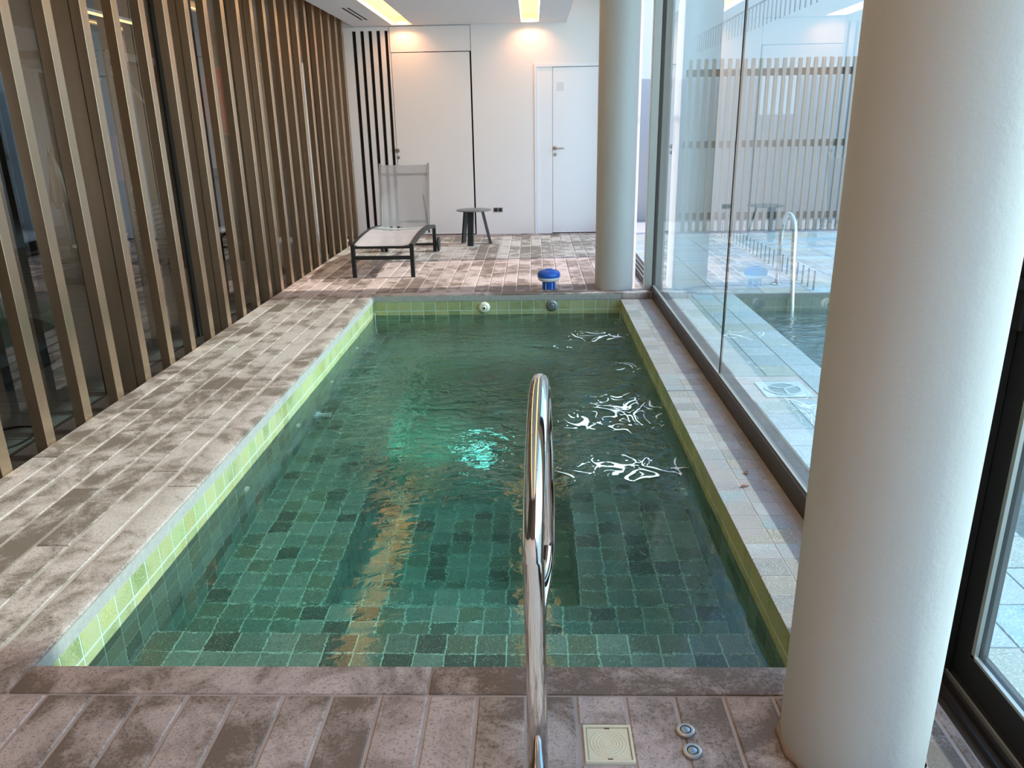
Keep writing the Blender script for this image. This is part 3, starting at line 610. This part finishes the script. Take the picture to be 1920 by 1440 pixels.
M_frame = simple('black_powder_coat', (.022, .024, .026), .38, .4); M_gframe = simple('grey_powder_coat', (.36, .35, .35), .4, .2)
side = [(0, .318), (.10, .329), (.28, .345), (.55, .360), (.85, .364), (1.10, .352), (1.35, .330), (1.60, .300)]
sp_ = spline([(0, a, b) for a, b in side], 4)
for x in (-.283, .283):
    obj('side_rail', sweep_rect(BM(), [(x + (.012 * p.y), p.y, p.z - .018) for p in sp_], .030, .042), M_frame, ln)
    obj('leg', B(x - .019, x + .019, -.022, .018, 0, .322, bev=.002), M_frame, ln)
    obj('leg', B(x + .0, x + .038, 1.57, 1.61, .0, .295, bev=.002), M_frame, ln)
    wv_ = obj('wheel', rings(BM(), [(.05, -.011), (.075, -.014), (.082, -.008), (.082, .008), (.075, .014), (.05, .011)], seg=32, M=T(x + (.062 if x > 0 else -.025), 1.60, .083) @ RY(90)), M_frame, ln, smooth=35)
obj('stretcher', B(-.264, .264, -.016, .014, .172, .206, bev=.002), M_frame, ln)
obj('front_rail', B(-.264, .264, -.018, .012, .278, .300, bev=.002), M_frame, ln)
obj('rear_axle', B(-.26, .29, 1.585, 1.605, .07, .095), M_frame, ln)
obj('center_bracket', B(-.035, .03, 0.9, .96, .20, .30, bev=.003), M_frame, ln)
obj('cross_bar', B(-.27, .285, .92, .95, .295, .32), M_frame, ln)
# seat sling sags between the rails
bm = BM(); g_ = []
for i in range(25):
    y = .0 + 1.32 * i / 24; zz = [p for p in sp_ if p.y <= y + 1e-6][-1].z; row = []
    nxt = next((p for p in sp_ if p.y > y), sp_[-1]); prv = [p for p in sp_ if p.y <= y + 1e-6][-1]
    f_ = (y - prv.y) / max(nxt.y - prv.y, 1e-6) if nxt.y > prv.y else 0; zz = prv.z + (nxt.z - prv.z) * min(f_, 1)
    for j in range(13):
        u = -1 + 2 * j / 12; row.append(bm.verts.new((u * .268 + .012 * y, y, zz - .006 - .022 * (1 - u * u))))
    g_.append(row)
for a, b in zip(g_, g_[1:]):
    for j in range(12): bm.faces.new((a[j], a[j + 1], b[j + 1], b[j]))
obj('seat_sling', bm, M_mesh, ln, smooth=True)
# backrest, leaning back a little
BA = 75.0; BT = T(.018, 1.31, .325) @ RX(BA)      # local y runs up the back
bm = BM(); g_ = []
for i in range(21):
    y = .675 * i / 20; row = []
    for j in range(13):
        u = -1 + 2 * j / 12; row.append(bm.verts.new(BT @ Vector((u * .262, y, -.016 * (1 - u * u) - .012 * math.sin(PI * i / 20)))))
    g_.append(row)
for a, b in zip(g_, g_[1:]):
    for j in range(12): bm.faces.new((a[j], a[j + 1], b[j + 1], b[j]))
bk = obj('backrest', bm, M_mesh, ln, smooth=True)
for x in (-.268, .268): obj('back_frame', box(BM(), x - .013, x + .013, 0, .69, -.014, .012, M=BT), M_gframe, bk)
for y in (.055, .575): obj('back_bar', box(BM(), -.258, .258, y - .012, y + .012, -.045, -.025, M=BT), M_gframe, bk)
obj('support_strut', tube(BM(), [BT @ Vector((.2, .35, -.03)), Vector((.25, 1.56, .22))], .009, 8), M_frame, ln)

# ================================================================== FOAM
def foam_patches():
    H = .004; vs, fs, idx = [], [], {}
    def field(x, y):
        b = 0.0
        for cx, cy, rx, ry, k in ((.50, 4.12, .24, .30, 1.0), (.30, 3.95, .28, .14, .75), (.42, 3.35, .34, .15, .95), (.10, 3.40, .20, .10, .45), (.47, 5.72, .30, .17, .85), (.18, 5.45, .22, .10, .42), (.6, 4.9, .14, .25, .5), (-.1, 3.6, .3, .3, .2)):
            d = ((x - cx) / rx) ** 2 + ((y - cy) / ry) ** 2
            if d < 4: b = max(b, k * math.exp(-d * .9))
        if b < .07: return -1
        p = Vector((x * 8.0, y * 6.4, 3.1)); q = p + Vector((mnoise.noise(p * .9), mnoise.noise(p * .9 + Vector((9, 3, 1))), 0)) * 1.1
        rdg = 1 - min(abs(mnoise.noise(q)) * 3.8, abs(mnoise.noise(q * 1.9 + Vector((4, 4, 4)))) * 4.2 + .10) - abs(mnoise.noise(q * 3.7)) * .5
        return rdg + b * .62 - 1.11
    nxf, nyf = int((PX1 - .02 + .45) / H), int((6.0 - 3.1) / H)
    F = {}
    for i in range(nxf + 1):
        for j in range(nyf + 1):
            F[i, j] = field(-.45 + i * H, 3.1 + j * H)
    def vert(key, p):
        if key not in idx: idx[key] = len(vs); vs.append((p[0], p[1], ZW + .004))
        return idx[key]
    for i in range(nxf):
        for j in range(nyf):
            c = [(i, j), (i + 1, j), (i + 1, j + 1), (i, j + 1)]; f = [F[k] for k in c]
            if max(f) <= 0: continue
            poly = []
            for k in range(4):
                a, b = c[k], c[(k + 1) % 4]; fa, fb = f[k], f[(k + 1) % 4]
                if fa > 0: poly.append(vert(a, (-.45 + a[0] * H, 3.1 + a[1] * H)))
                if (fa > 0) != (fb > 0):
                    t = fa / (fa - fb); kk = (min(a, b), max(a, b))
                    poly.append(vert(kk, (-.45 + (a[0] + (b[0] - a[0]) * t) * H, 3.1 + (a[1] + (b[1] - a[1]) * t) * H)))
            if len(poly) >= 3: fs.append(poly)
    return vs, fs
tag(obj('foam', foam_patches(), M_foam), 'white foam streaks floating over the jets at the right of the pool', 'foam', kind='stuff')

# ================================================================== GYM BEHIND THE SLATS
GZ = -.08
gf = tag(obj('floor_gym', B(-7.6, XG2 - .03, -2.6, 14, GZ - .1, GZ - .004), simple('gym_floor_joint', (.03, .03, .03), .8)), 'grey board floor of the gym behind the glass', 'floor', kind='structure')
s = N('gym_board'); M_gb = s.bsdf(Base__Color=s.mix(s.noise(3, s.mapping(s.pos(), (1, 8, 1)), 4), (.20, .195, .19), (.32, .31, .30)), Roughness=.35)
lay(gf, 'floor_board', (0, 0, GZ), (1, 0, 0), (0, 1, 0), [(-7.6 + 1.7 * i, min(-7.6 + 1.7 * (i + 1), XG2 - .03), 2 + .19 * j, 2 + .19 * (j + 1)) for i in range(3) for j in range(60)], .004, .006, .001, M_gb)
tag(obj('wall_gym', B(-7.0, -6.9, -2.6, 14, GZ, 2.9), simple('gym_wall_paint', (.22, .24, .26), .6)), 'dark grey far wall of the gym', 'wall', kind='structure')
tag(obj('wall_gym_end', B(-7.0, XG2 - .03, 12.4, 12.5, GZ, 2.9), simple('gym_end_paint', (.20, .20, .19), .6)), 'dark end wall of the gym', 'wall', kind='structure')
tag(obj('wall_gym_start', B(-7.0, XG2 - .03, -2.7, -2.6, GZ, 2.9), bpy.data.materials['gym_end_paint']), 'dark near wall of the gym', 'wall', kind='structure')
tag(obj('ceiling_gym', B(-7.0, XG2 - .03, -2.6, 12.5, 2.75, 2.9), simple('gym_ceiling_paint', (.20, .205, .205), .7)), 'grey ceiling of the gym', 'ceiling', kind='structure')
gl = empty('ceiling_light', (-5.2, 7.0, 2.72)); tag(gl, 'long warm glowing strip behind the slats in place of a light slot reflected in the gym glass', 'light')  # glowing strip stands in for a ceiling slot's reflection in the glass
obj('housing', B(-.05, .05, -3.5, 4.0, .0, .03), M_white, gl); obj('diffuser', B(-.035, .035, -3.5, 4.0, -.012, 0), emis('gym_slot_reflection', (1, .72, .3), 2.2), gl)
gl2 = empty('ceiling_light', (-3.5, 6.0, 2.72)); tag(gl2, 'orange glowing strip on the gym ceiling nearer the slats', 'light')  # emissive orange strip under a white housing
obj('housing', B(-.06, .06, -2.0, 3.0, .0, .03), M_white, gl2); obj('diffuser', B(-.045, .045, -2.0, 3.0, -.012, 0), emis('gym_orange', (1, .45, .18), 2.5), gl2)
# hanging grey cloth panels along the far gym wall
M_cloth = simple('blue_grey_cloth', (.30, .33, .38), .8)
for k, (y0, y1, lab) in enumerate(((8.9, 9.75, 'pale grey-blue hanging curtain in the gym, nearest the camera'), (9.95, 10.9, 'grey-blue hanging curtain in the gym, middle one'), (11.1, 12.1, 'grey-blue hanging curtain in the gym, farthest one'))):
    bm = BM(); prev = None
    for i in range(41):
        y = y0 + (y1 - y0) * i / 40; x = -6.6 + .03 * math.sin(i * 1.9) + .01 * math.sin(i * .7); row = [bm.verts.new((x, y, .15)), bm.verts.new((x, y, 2.15))]
        if prev: bm.faces.new((prev[0], row[0], row[1], prev[1]))
        prev = row
    c_ = obj('curtain', bm, M_cloth, smooth=True); tag(c_, lab, 'curtain', 'curtains in the gym')
    c_.modifiers.new('thick', 'SOLIDIFY').thickness = .01
    obj('curtain_rail', B(-6.9, -6.56, y0 - .05, y1 + .05, 2.15, 2.19), M_alu, c_)
# towel on a hook
tw = empty('towel', (-5.5, 9.03, .95)); tag(tw, 'white towel hanging on a slim stand in the gym behind the slats', 'towel')
bm = BM(); prev = None
for i in range(13):
    x = -.12 + .24 * i / 12; row = [bm.verts.new((x, .02 * math.sin(i * 1.4), -.38 + .05 * math.sin(i * .9))), bm.verts.new((x * .6, .03 * math.cos(i), .0)), bm.verts.new((x * .25, .01 * math.sin(i * 2), .22))]
    if prev:
        for k in range(2): bm.faces.new((prev[k], row[k], row[k + 1], prev[k + 1]))
    prev = row
t_ = obj('cloth', bm, simple('white_towel', (.75, .76, .76), .9), tw, smooth=True); t_.modifiers.new('thick', 'SOLIDIFY').thickness = .012
obj('stand', tube(BM(), [(0, .05, GZ - .95), (0, .05, .28)], .018, 12), M_alu, tw, smooth=True)
obj('stand_base', rings(BM(), [(.2, GZ - .95), (.2, GZ - .93), (.03, GZ - .91)], (0, .05, 0), 24), M_dark, tw, smooth=35)
obj('stand_hook', tube(BM(), spline([(0, .05, .26), (0, .0, .27), (0, -.03, .23), (0, .0, .20)], 4), .008, 8), M_alu, tw, smooth=True)
# punching bag
pb = empty('punching_bag', (-3.5, 9.2, GZ)); tag(pb, 'free-standing punching bag with red padded head seen between the slats', 'punching bag')
obj('base', rings(BM(), [(.26, 0), (.28, .05), (.27, .22), (.15, .32), (.06, .36)], seg=40), M_dark, pb, smooth=35)
obj('pole', rings(BM(), [(.05, .34), (.05, 1.42)], seg=24), M_black, pb, smooth=35)
obj('head', rings(BM(), [(.08, 1.40), (.17, 1.44), (.215, 1.56), (.22, 1.82), (.19, 2.02), (.10, 2.10), (.02, 2.12)], seg=40), simple('red_vinyl', (.62, .035, .03), .4), pb, smooth=True)
# multi gym tower
mg = empty('multi_gym', (-4.4, 8.0, GZ)); tag(mg, 'tall multi-gym with black frame, weight stack and cable pulleys', 'gym machine')
bm = BM()
for x, y in ((-.5, -.5), (.5, -.5), (-.5, .5), (.5, .5)): box(bm, x - .035, x + .035, y - .035, y + .035, 0, 2.15, .003)
for z in (.02, 2.1):
    box(bm, -.5, .5, -.53, -.47, z, z + .07); box(bm, -.5, .5, .47, .53, z, z + .07); box(bm, -.53, -.47, -.5, .5, z, z + .07); box(bm, .47, .53, -.5, .5, z, z + .07)
obj('frame', bm, M_dark, mg)
for k in range(12): obj('weight_plate', B(.30, .48, -.22, .22, .12 + .052 * k, .164 + .052 * k, bev=.003), M_leg, mg)
obj('pulley', rings(BM(), [(.07, -.012), (.075, -.006), (.065, 0), (.075, .006), (.07, .012)], seg=24, M=T(.5, -.3, 2.0) @ RY(90)), M_alu, mg)
obj('arch_bar', tube(BM(), [(.3, -.55 + 1.1 * i / 16, 1.75 + .25 * math.sin(PI * i / 16)) for i in range(17)], .018, 10), M_alu, mg, smooth=True)
obj('cable', tube(BM(), spline([(.5, -.3, 1.93), (.5, -.28, 1.2), (.45, -.35, .8), (.42, -.2, .7)], 6), .006, 6), M_alu, mg, smooth=True)
obj('seat_pad', B(-.25, .15, -.18, .18, .45, .53, bev=.02), M_leg, mg)
obj('back_pad', B(.18, .26, -.16, .16, .6, 1.3, bev=.02), M_leg, mg)
# cabinet with orange panel
cb = empty('storage_cabinet', (-3.6, 11.3, GZ)); tag(cb, 'tall cabinet with an orange wood door at the far end of the gym', 'cabinet')
obj('body', B(-.5, .5, -.3, .3, 0, 2.3, bev=.004), simple('cabinet_grey', (.33, .32, .30), .6), cb)
dd = obj('door', B(-.48, 0, -.325, -.302, .03, 2.27, bev=.002), simple('orange_wood', (.35, .16, .07), .5), cb); obj('door', B(.005, .48, -.325, -.302, .03, 2.27, bev=.002), bpy.data.materials['cabinet_grey'], cb)
# red warning sign panel and small board
sg = tag(obj('wall_sign', B(-4.0, -3.75, 7.20, 7.22, .95, 1.35, bev=.002), simple('red_board', (.33, .05, .03), .5)), 'dark red board with a pale round emblem on the gym machine', 'sign')
obj('emblem', rings(BM(), [(.07, 0), (.07, .003), (.05, .003), (.05, .001)], seg=32, cap0=False, cap1=False, M=T(-3.875, 7.199, 1.2) @ RX(90)), simple('pale_emblem', (.6, .55, .5), .5), sg)
obj('upright', B(-3.90, -3.86, 7.222, 7.25, GZ + .001, 1.35), M_dark, sg)
# treadmill nearest the glass
tm = empty('treadmill', (-3.35, 4.35, GZ)); tag(tm, 'dark treadmill behind the nearest slats with an orange trim stripe and a display', 'treadmill')
obj('deck', B(-.95, .25, -.38, .38, .04, .20, bev=.03), M_leg, tm)
obj('running_belt', B(-.9, .0, -.27, .27, .20, .205), M_black, tm)
bm = BM(); g_ = []
for i in range(9):
    a = PI * i / 8; g_.append([bm.verts.new((.0 + .34 * math.sin(a * .5) * 1.0, y, .20 + .16 * math.cos(a * .5))) for y in (-.37, .37)])
for a, b in zip(g_, g_[1:]): bm.faces.new((a[0], a[1], b[1], b[0]))
bm.faces.new([r[0] for r in g_] ); bm.faces.new([r[1] for r in reversed(g_)])
obj('motor_hood', bm, M_leg, tm, smooth=35)
obj('trim_stripe', B(.02, .30, -.385, -.372, .19, .225), simple('orange_trim', (.55, .20, .08), .5), tm)
for y in (-.33, .33): obj('upright', tube(BM(), [(.05, y, .18), (-.12, y, 1.15)], .03, 12), M_alu, tm)
cs = obj('console', box(BM(), -.06, .06, -.34, .34, 0, .28, .02, M=T(-.14, 0, 1.12) @ RY(-30)), M_dark, tm)
obj('display', box(BM(), .061, .064, -.14, .14, .06, .22, M=T(-.14, 0, 1.12) @ RY(-30)), emis('display_glow', (.55, .8, .85), .8), cs)
# step platform by the window with grille lid, cable on the floor
cbp = [(-2.66 + .12 * math.cos(a), 3.52 + .17 * math.sin(a), GZ + .007 + .004 * math.sin(a * 3)) for a in [-.9 + 5.2 * i / 36 for i in range(37)]]
tag(obj('power_cable', tube(BM(), cbp + [(-2.95, 3.75, GZ + .007), (-3.2, 3.9, GZ + .007)], .007, 8), M_black, smooth=True), 'black cable looped on the gym floor behind the first slats', 'cable')
eb = empty('step_box', (-3.35, 3.1, GZ)); tag(eb, 'low dark box with a pale slotted lid on the gym floor at the left edge', 'box')
obj('body', B(-.35, .2, -.2, .25, 0, .28, bev=.01), M_leg, eb); obj('lid', B(-.33, .18, -.18, .23, .28, .295, bev=.004), simple('pale_lid', (.45, .5, .5), .4), eb)
# little detector on the glass side of the far pillar
se = empty('wall_sensor', (.893, 6.80, 2.30)); tag(se, 'small grey sensor box high on the far pillar, seen in the glass', 'sensor')
obj('housing', B(0, .05, -.035, .035, 0, .17, bev=.012), simple('sensor_grey', (.55, .57, .56), .4), se, smooth=35)
# leaves fallen on the pale ledge
M_leaf = simple('dead_leaf', (.30, .12, .06), .7)
for k, (x, y, lab) in enumerate(((.865, 2.90, 'tiny curled brown leaf on the pale ledge, the one nearer the camera'), (.905, 3.03, 'tiny curled brown leaf on the pale ledge, the one farther from the camera'))):
    bm = BM(); g_ = []
    for i in range(7):
        u = i / 6; w = .008 * math.sin(PI * (u * .94 + .03)); g_.append([bm.verts.new(((u - .5) * .04, sgn * w, .002 + .004 * abs(sgn) + .003 * math.sin(u * 4))) for sgn in (-1, 0, 1)])
    for a, b in zip(g_, g_[1:]):
        for j in range(2): bm.faces.new((a[j], a[j + 1], b[j + 1], b[j]))
    o = obj('dead_leaf', bm, M_leaf, smooth=True); o.location = (x, y, -.0545); o.rotation_euler = (0, 0, .4 + k); tag(o, lab, 'leaf', 'fallen leaves on the ledge')
    o.modifiers.new('thick', 'SOLIDIFY').thickness = .0008
